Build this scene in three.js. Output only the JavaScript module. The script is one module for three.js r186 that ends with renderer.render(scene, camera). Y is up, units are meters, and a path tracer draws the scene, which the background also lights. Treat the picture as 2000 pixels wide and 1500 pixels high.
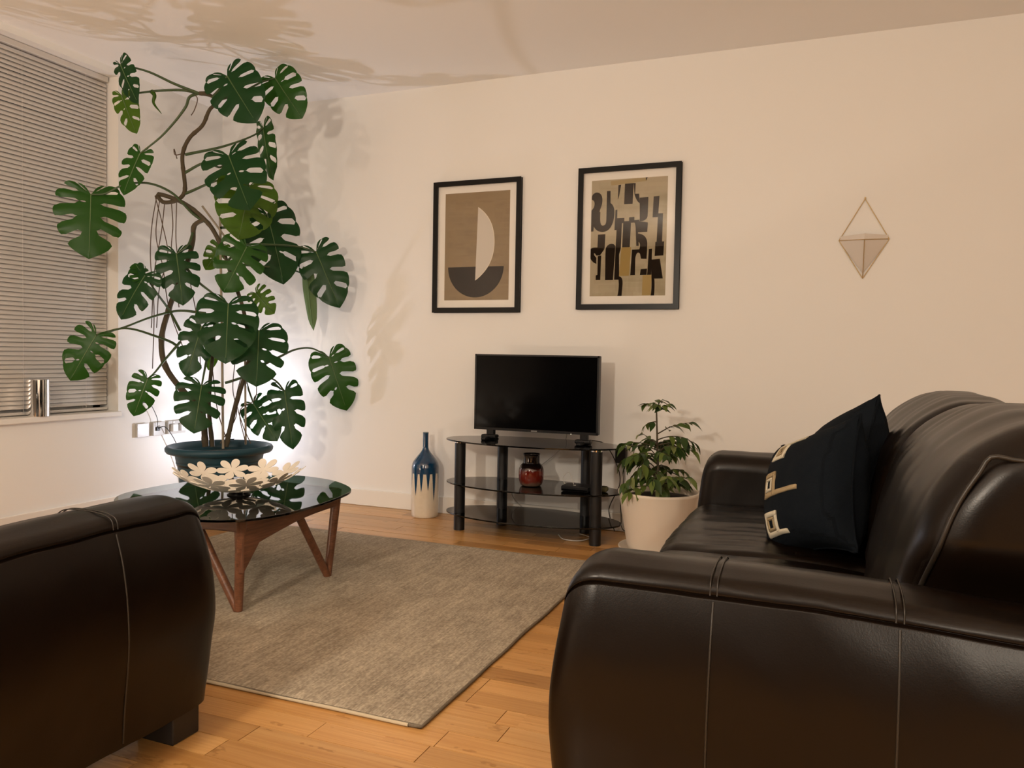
import * as THREE from 'three';
import { mergeGeometries, mergeVertices } from 'three/addons/utils/BufferGeometryUtils.js';
import { RoundedBoxGeometry } from 'three/addons/geometries/RoundedBoxGeometry.js';
import { ImprovedNoise } from 'three/addons/math/ImprovedNoise.js';

// ---------------------------------------------------------------- camera, sky, exposure
const scene = new THREE.Scene();
scene.background = new THREE.Color().setRGB(0.004, 0.005, 0.008);          // night outside the window
const camera = new THREE.PerspectiveCamera(52.35, 4 / 3, 0.05, 60);
camera.position.set(3.928, 0.9865, 4.347);
camera.up.set(-0.0301, 0.9992, -0.0274);
camera.lookAt(3.928 - 0.3692, 0.9865 - 0.0358, 4.347 - 0.9287);
scene.add(camera);
const renderer = new THREE.WebGLRenderer({ antialias: true });
renderer.toneMapping = THREE.LinearToneMapping;
renderer.toneMappingExposure = 1.0;
renderer.shadowMap.enabled = true;
const WARM = new THREE.Color().setRGB(1.0, 0.85, 0.68);
const COOL = new THREE.Color().setRGB(0.88, 0.89, 1.0);
const PENDANT_POWER = 13.6, FLOOR_LAMP_POWER = 4, PLANT_LAMP_POWER = .62, PLANT_BEAM_POWER = 1.35;

// ---------------------------------------------------------------- helpers
const V = (x, y, z) => new THREE.Vector3(x, y, z);
function rng(seed) { let a = seed >>> 0; return () => { a = (a + 0x6D2B79F5) | 0; let t = Math.imul(a ^ (a >>> 15), 1 | a); t = (t + Math.imul(t ^ (t >>> 7), 61 | t)) ^ t; return ((t ^ (t >>> 14)) >>> 0) / 4294967296; }; }
const perlin = new ImprovedNoise();
const N3 = (x, y, z) => perlin.noise(x, y, z);
const clamp = (x, a, b) => Math.min(b, Math.max(a, x));
const smooth = (a, b, x) => { const t = clamp((x - a) / (b - a), 0, 1); return t * t * (3 - 2 * t); };
const used = {};
function numbered(n) { used[n] = (used[n] ?? -1) + 1; return used[n] ? n + '_' + String(used[n]).padStart(3, '0') : n; }
function obj(name, geo, mat, parent) {
  const m = new THREE.Mesh(Array.isArray(geo) ? (geo.length > 1 ? mergeGeometries(geo.map(g => g.index ? g.toNonIndexed() : g).map(strip)) : geo[0]) : geo, mat);
  m.name = parent ? name : numbered(name); m.castShadow = m.receiveShadow = true;
  (parent ?? scene).add(m); return m;
}
function strip(g) { for (const k of Object.keys(g.attributes)) if (!['position', 'normal', 'uv'].includes(k)) g.deleteAttribute(k); return g; }
function thing(name, label, category, [x, y, z] = [0, 0, 0], turn = 0, group) {
  const o = new THREE.Group(); o.name = numbered(name); scene.add(o); o.position.set(x, y, z); o.rotation.y = turn;
  return tag(o, label, category, group);
}
function tag(o, label, category, group) { o.userData.label = label; o.userData.category = category; if (group) o.userData.group = group; return o; }
function struct(name, geo, mat, label) { const m = obj(name, geo, mat); m.userData.kind = 'structure'; m.userData.label = label; m.userData.category = name.split('_')[0]; return m; }
function box(x0, x1, y0, y1, z0, z1, r = 0, seg = 2) {
  const w = x1 - x0, h = y1 - y0, d = z1 - z0;
  const g = r ? new RoundedBoxGeometry(w, h, d, seg, Math.min(r, w / 2.01, h / 2.01, d / 2.01)) : new THREE.BoxGeometry(w, h, d);
  g.translate((x0 + x1) / 2, (y0 + y1) / 2, (z0 + z1) / 2); return g;
}
function tube(pts, r, seg = 0, rad = 6, closed = false) {
  const c = new THREE.CatmullRomCurve3(pts.map(p => p.isVector3 ? p : V(...p)), closed, 'centripetal');
  return new THREE.TubeGeometry(c, seg || Math.max(6, pts.length * 6), r, rad, closed);
}
function taperTube(pts, r0, r1, seg = 24, rad = 8, knots = 0) {
  const g = tube(pts, 1, seg, rad), c = g.parameters.path, p = g.attributes.position;
  for (let i = 0; i <= seg; i++) { const o = c.getPointAt(i / seg); let r = r0 + (r1 - r0) * i / seg; if (knots) r *= 1 + 0.16 * Math.max(0, Math.sin(i / seg * knots)) ** 6;
    for (let j = 0; j <= rad; j++) { const k = i * (rad + 1) + j; p.setXYZ(k, o.x + (p.getX(k) - o.x) * r, o.y + (p.getY(k) - o.y) * r, o.z + (p.getZ(k) - o.z) * r); } }
  g.computeVertexNormals(); return g;
}
const lathe = (pts, seg = 48) => new THREE.LatheGeometry(pts.map(p => new THREE.Vector2(p[0], p[1])), seg);
function cyl(a, b, r0, r1 = r0, seg = 20) { const d = b.clone().sub(a), g = new THREE.CylinderGeometry(r1, r0, d.length(), seg); g.translate(0, d.length() / 2, 0); g.applyQuaternion(new THREE.Quaternion().setFromUnitVectors(V(0, 1, 0), d.clone().normalize())); g.translate(a.x, a.y, a.z); return g; }
// a soft rounded block: dense box shell, rounded edges, then a free deformation
function puff(w, h, d, r, seg, deform) {
  let g = new THREE.BoxGeometry(w, h, d, ...seg); g.deleteAttribute('normal'); g.deleteAttribute('uv'); g = mergeVertices(g, 1e-5);
  const p = g.attributes.position, q = V(), n = V(), H = V(w / 2, h / 2, d / 2);
  for (let i = 0; i < p.count; i++) {
    q.fromBufferAttribute(p, i);
    const inn = V(clamp(q.x, -H.x + r, H.x - r), clamp(q.y, -H.y + r, H.y - r), clamp(q.z, -H.z + r, H.z - r));
    n.copy(q).sub(inn).normalize(); q.copy(inn).addScaledVector(n, r);
    if (deform) deform(q, n, q.x / H.x, q.y / H.y, q.z / H.z);
    p.setXYZ(i, q.x, q.y, q.z);
  }
  g.computeVertexNormals(); return boxUV(g);
}
function boxUV(g) {                                                        // uv in metres, by the dominant axis
  const p = g.attributes.position, n = g.attributes.normal, uv = new Float32Array(p.count * 2);
  for (let i = 0; i < p.count; i++) { const ax = Math.abs(n.getX(i)), ay = Math.abs(n.getY(i)), az = Math.abs(n.getZ(i));
    const [u, v] = ay > ax && ay > az ? [p.getX(i), p.getZ(i)] : ax > az ? [p.getZ(i), p.getY(i)] : [p.getX(i), p.getY(i)]; uv[2 * i] = u; uv[2 * i + 1] = v; }
  g.setAttribute('uv', new THREE.BufferAttribute(uv, 2)); return g;
}

// ---------------------------------------------------------------- textures and materials
function noiseGrid(n, cell, seed) { const r = rng(seed), m = Math.max(1, Math.round(n / cell)), a = new Float32Array(m * m); for (let i = 0; i < a.length; i++) a[i] = r(); return { m, a, n }; }
function vnoise(G, x, y) { const u = x / G.n * G.m, v = y / G.n * G.m, i = Math.floor(u), j = Math.floor(v), f = u - i, g = v - j, sf = f * f * (3 - 2 * f), sg = g * g * (3 - 2 * g), m = G.m, w = k => ((k % m) + m) % m, A = (p, q) => G.a[w(q) * m + w(p)];
  return (A(i, j) * (1 - sf) + A(i + 1, j) * sf) * (1 - sg) + (A(i, j + 1) * (1 - sf) + A(i + 1, j + 1) * sf) * sg; }
function tex(n, fn, srgb, rx = 1, ry = 1) {
  const d = new Uint8Array(n * n * 4);
  for (let y = 0; y < n; y++) for (let x = 0; x < n; x++) { const c = fn(x, y), k = (y * n + x) * 4; d[k] = clamp(c[0], 0, 255); d[k + 1] = clamp(c[1], 0, 255); d[k + 2] = clamp(c[2], 0, 255); d[k + 3] = 255; }
  const t = new THREE.DataTexture(d, n, n); t.magFilter = THREE.LinearFilter; t.minFilter = THREE.LinearMipmapLinearFilter; t.generateMipmaps = true; t.wrapS = t.wrapT = THREE.RepeatWrapping; t.repeat.set(rx, ry);
  if (srgb) t.colorSpace = THREE.SRGBColorSpace; t.needsUpdate = true; return t;
}
const std = (color, roughness = 0.6, extra = {}) => new THREE.MeshPhysicalMaterial({ color, roughness, ...extra });
const lin = (r, g, b) => new THREE.Color().setRGB(r, g, b);

const gA = noiseGrid(512, 4, 11), gB = noiseGrid(512, 16, 12), gC = noiseGrid(512, 64, 13), gD = noiseGrid(512, 2, 14);
const plasterBump = tex(512, (x, y) => { const v = 128 + 50 * (vnoise(gB, x, y) - .5) + 60 * (vnoise(gC, x, y) - .5) + 26 * (vnoise(gA, x, y) - .5); return [v, v, v]; }, false);
const leatherBump = tex(512, (x, y) => { const v = 128 + 70 * (vnoise(gA, x, y) - .5) + 50 * (vnoise(gD, x, y) - .5) + 60 * (vnoise(gB, x, y) - .5); return [v, v, v]; }, false, 4, 4);
const fabricBump = tex(256, (x, y) => { const v = 128 + 60 * Math.sin(x * Math.PI / 4) * Math.sin(y * Math.PI / 4) + 40 * (gD.a[(y * 7 + x * 13) % gD.a.length] - .5); return [v, v, v]; }, false, 8, 8);
// wood grain, stretched along u
const wA = noiseGrid(1024, 128, 21), wB = noiseGrid(1024, 8, 22), wC = noiseGrid(1024, 4, 23), wD = noiseGrid(1024, 64, 24);
function grain(x, y) { const warp = 22 * (vnoise(wA, x * .35, y) - .5); const a = vnoise(wB, x * .04, y + warp), b = vnoise(wC, x * .09, y * 1.7 + warp), c = vnoise(wD, x * .3, y * .9); return 0.5 * (a - .5) + 0.35 * (b - .5) + 0.5 * (c - .5); }
const boardTex = tex(1024, (x, y) => { const g = grain(x, y), b0 = vnoise(wD, x * 1.1 + 300, y * 1.6 + 90) + .25 * (vnoise(wB, x, y) - .5), fleck = b0 > .93 ? -26 : b0 > .9 ? -12 : 0; return [214 + 30 * g + fleck, 163 + 36 * g + fleck, 100 + 38 * g + fleck]; }, true, 1.0, 1.0);
const walnutTex = tex(512, (x, y) => { const g = grain(x * 2, y * 2); return [106 + 50 * g, 67 + 36 * g, 45 + 28 * g]; }, true, 1.5, 1.5);

const M = {};
M.wall = std(lin(.84, .825, .80), .88, { bumpMap: plasterBump, bumpScale: .0012 });
M.ceiling = std(lin(.90, .88, .855), .9, { bumpMap: plasterBump, bumpScale: .0008 });
M.trim = std(lin(.82, .79, .74), .5);
M.frame = std(lin(.78, .77, .75), .45);
M.leather = std(lin(.0042, .0021, .0010), .31, { bumpMap: leatherBump, bumpScale: .00016, specularIntensity: .52 });
M.seam = std(lin(.014, .0105, .007), .42);
M.gap = std(lin(.006, .005, .004), .8);
M.foot = std(lin(.012, .009, .007), .5);
M.navy = std(lin(.0042, .0068, .0105), .9, { sheen: .1, sheenRoughness: .6, sheenColor: lin(.03, .04, .05), bumpMap: fabricBump, bumpScale: .001, specularIntensity: .3 });
M.patchCream = std(lin(.62, .56, .43), .85, { bumpMap: fabricBump, bumpScale: .0005 });
M.patchTan = std(lin(.36, .27, .15), .85, { bumpMap: fabricBump, bumpScale: .0005 });
M.walnut = std(0xffffff, .42, { map: walnutTex });
M.smoked = std(0xffffff, .02, { transmission: 1, thickness: .02, ior: 1.52, attenuationColor: lin(.30, .38, .36), attenuationDistance: .008 });
M.blackGlass = std(0xffffff, .04, { transmission: 1, thickness: .02, ior: 1.52, attenuationColor: lin(.08, .075, .07), attenuationDistance: .006 });
M.blackMetal = std(lin(.006, .006, .007), .42);
M.blackPlastic = std(lin(.005, .005, .006), .38, { specularIntensity: .6 });
M.screen = std(lin(.0015, .0015, .0018), .12, { specularIntensity: .12 });
M.chrome = std(lin(.9, .9, .9), .06, { metalness: 1 });
M.steel = std(lin(.7, .7, .7), .25, { metalness: 1 });
M.pane = std(0xffffff, .02, { transmission: 1, thickness: 0, ior: 1.3 });
M.plate = std(lin(.46, .44, .41), .35);
M.whitePlastic = std(lin(.72, .71, .68), .4);
M.frameBlack = std(lin(.004, .004, .004), .33, { specularIntensity: .45 });
M.mat = std(lin(.80, .77, .72), .9);
M.brass = std(lin(.55, .40, .20), .4, { metalness: .8 });
M.planter = std(lin(.72, .66, .60), .25);
M.potGreen = std(lin(.003, .042, .066), .5, { bumpMap: plasterBump, bumpScale: .0004 });
M.soil = std(lin(.03, .02, .014), .95);
M.potWhite = std(lin(.74, .66, .56), .5, { bumpMap: plasterBump, bumpScale: .0006 });
M.cordWhite = std(lin(.55, .53, .5), .5);
M.cordBlack = std(lin(.02, .018, .016), .5);
M.bowlWhite = std(lin(.80, .75, .66), .42);
M.stem = std(lin(.075, .058, .032), .75, { bumpMap: plasterBump, bumpScale: .002 });
M.stemGreen = std(lin(.05, .085, .03), .5);
M.root = std(lin(.10, .066, .042), .8);
M.cane = std(lin(.34, .29, .22), .6);
const leafMat = (r, g, b, t) => std(lin(r, g, b), .36, { side: THREE.DoubleSide, transmission: t, thickness: 0, specularIntensity: .4 });
const leafMats = [leafMat(.0085, .050, .011, .12), leafMat(.020, .086, .008, .2), leafMat(.065, .145, .010, .32), leafMat(.13, .20, .08, .25)];
M.midrib = std(lin(.10, .17, .06), .5);
M.slat = std(lin(.66, .63, .60), .27, { metalness: .3 });

// ---------------------------------------------------------------- room shell
const RX = 6.4, RZ = 7.2, RH = 2.64;
const WZ0 = .865, WZ1 = 3.1, WY0 = .615, WY1 = 2.6, REC = .15;            // window opening in the left wall
struct('wall_back', box(-.3, RX + .2, -.1, RH + .1, -.2, 0), M.wall, 'cream painted wall behind the television with two framed prints');
struct('wall_right', box(RX, RX + .2, -.1, RH + .1, 0, RZ), M.wall, 'cream painted wall on the right side of the room');
struct('wall_front', box(-.3, RX + .2, -.1, RH + .1, RZ, RZ + .2), std(lin(.05, .042, .035), .8), 'dark painted wall behind the viewer');
struct('wall_left', [
  box(-.3, 0, -.1, RH + .1, 0, WZ0), box(-.3, 0, -.1, RH + .1, WZ1, RZ),
  box(-.3, 0, -.1, WY0 - .03, WZ0, WZ1), box(-.3, 0, WY1, RH + .1, WZ0, WZ1)], M.wall, 'cream painted wall around the blind covered window');
struct('ceiling', box(-.3, RX + .2, RH, RH + .15, -.2, RZ + .2), M.ceiling, 'plain off-white ceiling');
struct('baseboard_back', box(.016, RX, 0, .104, 0, .016, .004), M.trim, 'cream skirting board along the wall behind the television');
struct('baseboard_left', box(0, .016, 0, .104, 0, RZ, .004), M.trim, 'cream skirting board below the window');
struct('trim_1', box(-REC, .032, WY0 - .03, WY0, WZ0, WZ1 + .05, .006), M.trim, 'cream window sill board under the blind');
{ // window with frame and dark panes
  const w = new THREE.Group(); w.name = 'window_1'; w.userData = { kind: 'structure', label: 'dark night window behind the closed venetian blind', category: 'window' }; scene.add(w);
  obj('window_frame', [box(-.22, -REC, WY0, WY0 + .05, WZ0, WZ1), box(-.22, -REC, WY1 - .05, WY1, WZ0, WZ1), box(-.22, -REC, WY0, WY1, WZ0, WZ0 + .05), box(-.22, -REC, WY0, WY1, WZ1 - .05, WZ1), box(-.22, -REC, WY0, WY1, 1.95, 2.01)], M.frame, w);
  obj('pane', box(-.19, -.184, WY0 + .05, WY1 - .05, WZ0 + .05, 1.95), M.pane, w);
  obj('pane', box(-.19, -.184, WY0 + .05, WY1 - .05, 2.01, WZ1 - .05), M.pane, w);
}
{ // floor: strip boards on a dark bed
  const floor = new THREE.Group(); floor.name = 'floor'; floor.userData = { kind: 'structure', label: 'honey coloured strip wood floor with short staggered boards', category: 'floor' }; scene.add(floor);
  obj('floor_bed', box(-.3, RX + .2, -.15, -.012, -.2, RZ + .2), std(lin(.05, .028, .012), .9), floor);
  const mats = [[1, 1, 1], [.82, .79, .74], [1.07, 1.05, 1.02], [.91, .88, .83], [.74, .69, .62], [.98, .94, .88]].map(c => std(lin(c[0] * .9, c[1] * .9, c[2] * .9), .34, { map: boardTex, clearcoat: .25, clearcoatRoughness: .3, bumpMap: boardTex, bumpScale: .0004 }));
  const r = rng(5), rest = [], W = .0872, cand = [];
  const e = .0011;
  for (let row = 0; row * W < RZ; row++) {
    let x = -.55 * r();
    while (x < RX) {
      const len = .28 + .62 * r() ** 1.4, x0 = Math.max(0, x), x1 = Math.min(RX, x + len), z0 = row * W, z1 = Math.min(RZ, z0 + W), y = -.0006 * r();
      x += len; if (x1 - x0 < .03) continue;
      const g = box(x0 + e, x1 - e, -.014, y, z0 + e, z1 - e), uo = r() * 5, vo = r() * 5, p = g.attributes.position, uv = g.attributes.uv;
      for (let i = 0; i < p.count; i++) uv.setXY(i, p.getX(i) * .55 + uo, p.getZ(i) * 1.6 + vo);
      const cx = (x0 + x1) / 2, cz = (z0 + z1) / 2, k = Math.floor(r() * 6);
      const rug = x0 > .8 && x1 < 2.95 && z0 > .8 && z1 < 2.5;
      const vis = cz < 3.55 && cx < 3.7 && !rug && !(cx > 3.55 && cz > .95) && !(cz > 2.85 && cx < 1.9) && !(cz > .9 && cx < 1.1 && cz > 2.6);
      const d = Math.hypot(cx - 3.93, cz - 4.35);
      cand.push({ g, k, d: vis ? d : 1e3 + d });
    }
  }
  cand.sort((a, b) => a.d - b.d);
  cand.forEach((c, i) => { if (i < 290 && c.d < 1e3) obj('board', c.g, mats[c.k], floor); else rest.push(c.g); });
  const m = obj('remaining_boards', rest, mats[0], floor); m.userData.kind = 'stuff';
}

// ---------------------------------------------------------------- rug
{
  const n = 1024, a = noiseGrid(n, 4, 31), b = noiseGrid(n, 16, 32), c = noiseGrid(n, 128, 33), d = noiseGrid(n, 7, 34), fl = noiseGrid(n, 64, 35);
  const streak = (x, y) => .9 * (vnoise(a, x, y * .04) - .5) + .5 * (vnoise(b, x, y * .06) - .5) + .9 * (vnoise(a, x + 300, y * .16) - .5);
  const map = tex(n, (x, y) => { const s = streak(x, y), f = vnoise(c, x, y) - .5, g = vnoise(d, x, y) - .5, q = vnoise(fl, x, y) - .5; const v = 22 * s + 12 * f + 36 * g + 14 * q; return [166 + v, 153 + v * .98, 133 + v * .9]; }, true);
  const bump = tex(512, (x, y) => { const v = 128 + 90 * (vnoise(gD, x, y) - .5) + 60 * (vnoise(gA, x, y * .2) - .5); return [v, v, v]; }, false, 4, 4);
  const g = puff(2.0, .014, 1.79, .006, [84, 2, 72], (q) => { const w = .004 * N3(q.x * 3, 4.2, q.z * 3); if (q.y > 0) q.y += .0025 + w * .6; q.x += .006 * N3(q.z * 4, 1, 3) * smooth(.8, 1.0, Math.abs(q.x)); q.z += .007 * N3(q.x * 3, 7, 2) * smooth(.7, .89, Math.abs(q.z)); });
  const uv = g.attributes.uv; for (let i = 0; i < uv.count; i++) uv.setXY(i, uv.getX(i) * 1.3 + .3, uv.getY(i) * .9 + .1);
  const rug = thing('area_rug', 'taupe low pile rug with fine streaks under the glass coffee table', 'rug', [1.978, .0075, 1.66]);
  obj('pile', g, std(0xffffff, .95, { map, bumpMap: bump, bumpScale: .003, sheen: .15, sheenRoughness: .7 }), rug);
  obj('bound_edge', tube([[-.98, .0, .894], [-.4, .001, .897], [.4, 0, .893], [.96, 0, .894]], .0055, 40), std(lin(.52, .44, .31), .9), rug);
}

// ---------------------------------------------------------------- leather seating
// local frame: front at x = 0, back towards +x, width along z
function armGeo(D, T, y0, top, sign) {
  // profile in (z, y): sign = +1 puts the outer face at +z
  const prof = [], h = T / 2, BEL = t => .037 * (1 - (1 - Math.min(1, t * 1.6)) ** 3) * (1 - .55 * smooth(.45, 1, t)), seamY = top - .036;
  const P = (z, y) => prof.push([z * sign, y]);
  for (let i = 0; i <= 8; i++) { const t = i / 8; P(-h - .008 * Math.sin(Math.PI * t), y0 + (top - .07 - y0) * t); }
  for (let i = 1; i <= 8; i++) { const a = i / 8 * Math.PI / 2; P(-h + .065 * (1 - Math.cos(a)), top - .07 + .065 * Math.sin(a)); }
  for (let i = 1; i < 5; i++) { const t = i / 5; P(-h + .065 + (T - .065 - .042) * t, top - .005 + .007 * Math.sin(Math.PI * t)); }
  for (let i = 0; i <= 6; i++) { const a = i / 6 * Math.PI / 2; P(h - .042 + .042 * Math.sin(a), top - .031 + .026 * Math.cos(a)); }
  P(h - .001, seamY + .0025); P(h - .007, seamY + .0008); P(h - .007, seamY - .0012); P(h - .001, seamY - .004);
  for (let i = 0; i <= 14; i++) { const t = i / 14; P(h + .001 + BEL(t), seamY - .006 - (seamY - .006 - y0) * t); }
  const m = prof.length, xs = [], R = .075;
  for (let i = 0; i <= 12; i++) xs.push(R * (1 - Math.cos(i / 12 * Math.PI / 2)));
  for (let i = 1; i <= 28; i++) xs.push(R + (D - R - .04) * i / 28);
  for (let i = 1; i <= 6; i++) xs.push(D - .04 + .04 * Math.sin(i / 6 * Math.PI / 2));
  const pos = [], idx = [], cy = (y0 + top) / 2;
  xs.forEach(x => {
    const a = x < R ? (R - x) / R : 0, b = x > D - .04 ? (x - D + .04) / .04 : 0;
    const insT = a ? R * 1.05 * (1 - Math.sqrt(1 - a * a)) : b ? .04 * (1 - Math.sqrt(Math.max(0, 1 - b * b))) : 0, insS = a ? .035 * (1 - Math.sqrt(1 - a * a)) : insT * .6;
    const drop = .03 * smooth(.35, 1, x / D);
    for (const [z, y] of prof) {
      const up = smooth(y0 + .1, top, y), dz = Math.sign(z) * Math.min(Math.abs(z), insS);
      const belly = .018 * Math.sin(Math.PI * clamp((y - y0) / (top - y0), 0, 1)) * (1 - smooth(0, .2, x));
      const wr = .0025 * N3(x * 7, y * 9, z * 7 + 3) + .0016 * N3(x * 19, y * 22, z * 19);
      pos.push(x - belly, y - (insT + drop) * up + wr, z - dz + wr);
    }
  });
  for (let i = 0; i < xs.length - 1; i++) for (let j = 0; j < m - 1; j++) { const a = i * m + j, b = a + 1, c = a + m, d = c + 1; sign > 0 ? idx.push(a, b, d, a, d, c) : idx.push(a, d, b, a, c, d); }
  for (const e of [0, xs.length - 1]) { const c0 = pos.length / 3, x = pos[e * m * 3 + 3 * 4]; pos.push(x, cy, 0); for (let j = 0; j < m; j++) { const a = e * m + j, b = e * m + (j + 1) % m; (e === 0) === (sign > 0) ? idx.push(c0, b, a) : idx.push(c0, a, b); } }
  const g = new THREE.BufferGeometry(); g.setAttribute('position', new THREE.Float32BufferAttribute(pos, 3)); g.setIndex(idx); g.computeVertexNormals(); return boxUV(g);
}
function makeSeating(o, { W, D, seats, armTop, seatY, backTop, armT, seamX }) {
  const zi = W / 2 - armT, y0 = .085;
  for (const s of [-1, 1]) {
    const zc = s * (W / 2 - armT / 2), arm = obj('arm', armGeo(D, armT, y0, armTop, s), M.leather, o); arm.position.z = zc;
    const zo = s * (armT / 2), drop = x => .03 * smooth(.35, 1, x / D);
    seamX.forEach((x, i) => {
      const t = armTop - drop(x);
      const path = [[x - .004, y0 + .01, zo + s * .0175]]; for (let k = 1; k <= 8; k++) { const q = k / 8; path.push([x - .004 + .004 * q, y0 + (t - .044 - y0) * q, zo + s * (.0015 + .037 * (1 - (1 - Math.min(1, (1 - q) * 1.6)) ** 3) * (1 - .55 * smooth(.45, 1, 1 - q)))]); }
      obj('seam', tube(path, .0022, 30), M.seam, arm);
      for (const dx of [-.006, .006]) obj('top_seam', tube([[x + dx, t - .034, zo + s * .0], [x + dx, t - .012, zo - s * .006], [x + dx, t - .002, zo - s * .03], [x + dx, t + .0025, 0], [x + dx, t - .003, -s * (armT / 2 - .05)], [x + dx, t - .03, -s * (armT / 2 - .012)]], .0015, 36), M.seam, arm);
    });
  }
  obj('base_rail', puff(D - .16, .24, W - armT * 2 + .06, .03, [20, 6, 30]), M.leather, o).position.set(D / 2 + .03, .205, 0);
  const sw = zi * 2 / seats;
  for (let k = 0; k < seats; k++) {
    const zc = -zi + sw * (k + .5);
    const sg = puff(.76, .17, sw + .006, .05, [80, 14, 80], (q, n, u, v, w) => {
      const dome = (1 - u * u * .8) * (1 - w * w * .85);
      if (n.y > .2) { q.y += .022 * dome - .012 * smooth(.1, .9, u);
        const e = 1 - w * w; const f = N3(q.x * 2.1 + 3 * k, 2.5, q.z * 9 + 1.4 * q.x) ; q.y += (.011 * f * (1 - .5 * e) + .006 * N3(q.x * 6, 5 + k, q.z * 22)) * (1 - smooth(.75, 1, Math.abs(u)) * .3); }
      if (n.x < -.2) { q.x -= .028 * (1 - v * v) * (1 - w ** 4 * .7) * -n.x; q.x += .004 * N3(2, q.y * 18, q.z * 10 + k); }
      if (q.x < -.3) q.z *= 1 - .018 * smooth(.3, .38, -q.x);
    });
    const cu = obj('seat_cushion', sg, M.leather, o); cu.position.set(.365, seatY - .095, zc);
    for (const sgn of [-.5]) for (const dx of [0, .012]) { const zs = [], sx = .02; for (let q = -10; q <= 10; q++) { const w = q / 10 * .9; zs.push([sx + dx, .088 + .022 * (1 - w * w * .85) - .002 + .004 * 0, w * sw / 2]); } obj('seam', tube(zs, .0016, 40), M.seam, cu); }
  }
  const bw = zi * 2 / seats;
  for (let k = 0; k < seats; k++) {
    const zc = -zi + bw * (k + .5), endN = k === seats - 1, endF = k === 0;
    const H = backTop - seatY + .03, T = .30;
    const bg = puff(T, H, bw - .004, .075, [26, 60, 80], (q, n, u, v, w) => {
      const low = smooth(-1, -.55, v), high = smooth(.1, 1, v);
      if (n.x < 0) q.x -= (.035 * (1 - w * w * .7) * Math.cos(v * 1.35) + .02 * high) * -n.x;
      if (n.y > 0) q.y += .022 * (1 - w * w) * n.y;
      q.z += Math.sign(w) * .055 * smooth(-.35, .2, v) * smooth(.55, 1, Math.abs(w)) * (w > 0 ? (endN ? 1 : 0) : (endF ? 1 : 0));
      const fold = N3(q.z * 13 + .8 * q.x, q.y * 1.6 + 4 * k, q.x * 2 + 9);
      q.x += (n.x * .012 * fold) * (.25 + .95 * smooth(.25, .9, v)) + n.x * .005 * N3(q.z * 5, q.y * 9, 3 + k);
      q.y += n.y * .008 * fold;
      q.x += n.x * .012 * N3(q.z * 7, q.y * 11, 8) * (1 - low);
      // lean back and soften the top front edge into a roll
      q.y -= .05 * smooth(-.1, 1, u) * high; q.x += (q.y + H / 2) * .27 + .05 * high * high * (1 - .4 * u);
    });
    const cu = obj('back_cushion', bg, M.leather, o); cu.position.set(.555 + T / 2, seatY - .02 + H / 2, zc);
    for (const e of [-1, 1]) {                                             // piped side panel seam
      const ext = e > 0 ? (endN ? 1 : 0) : (endF ? 1 : 0), pts = [], zf = (bw / 2 - .018);
      for (let q = 0; q <= 14; q++) { const v = -.82 + 1.62 * q / 14, y = v * H / 2, x = -T / 2 + .028 - .012 * Math.cos(v * 1.35) + (y + H / 2) * .27 + .03 * smooth(.1, 1, v) ** 2;
        pts.push([x, y, e * (zf + .055 * ext * smooth(-.35, .2, v))]); }
      for (let q = 1; q <= 6; q++) { const x0 = pts[14][0]; pts.push([x0 + .035 * q, pts[14][1] + .004 * q - .006 * q, e * (zf + .006 + .055 * ext)]); }
      obj('piping', tube(pts, .0045, 60), M.seam, cu);
    }
  }
  obj('back_frame', puff(.24, .66, W - .05, .07, [16, 30, 50], (q, n, u, v) => { q.x += (q.y + .33) * .14; q.y += .01 * N3(q.z * 3, 1, 1); }), M.leather, o).position.set(D - .13, .085 + .33, 0);
  for (const s of [-1, 1]) for (const x of [.06, D - .13]) obj('foot', box(x - .045, x + .045, 0, .095, s * (W / 2 - .07) - .06, s * (W / 2 - .07) + .06, .006), M.foot, o);
}
const sofa = thing('leather_sofa', 'dark brown leather two seat sofa carrying two navy cushions', 'sofa', [3.485, 0, 1.952]);
makeSeating(sofa, { W: 2.03, D: 1.06, seats: 2, armTop: .61, seatY: .415, backTop: .865, armT: .208, seamX: [.278, .57] });
const armchair = thing('leather_armchair', 'dark leather armchair seen from its side at the lower left', 'armchair', [1.93, 0, 2.775], -Math.PI / 2);
makeSeating(armchair, { W: 1.07, D: .98, seats: 1, armTop: .615, seatY: .415, backTop: .80, armT: .208, seamX: [.282] });

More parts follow.
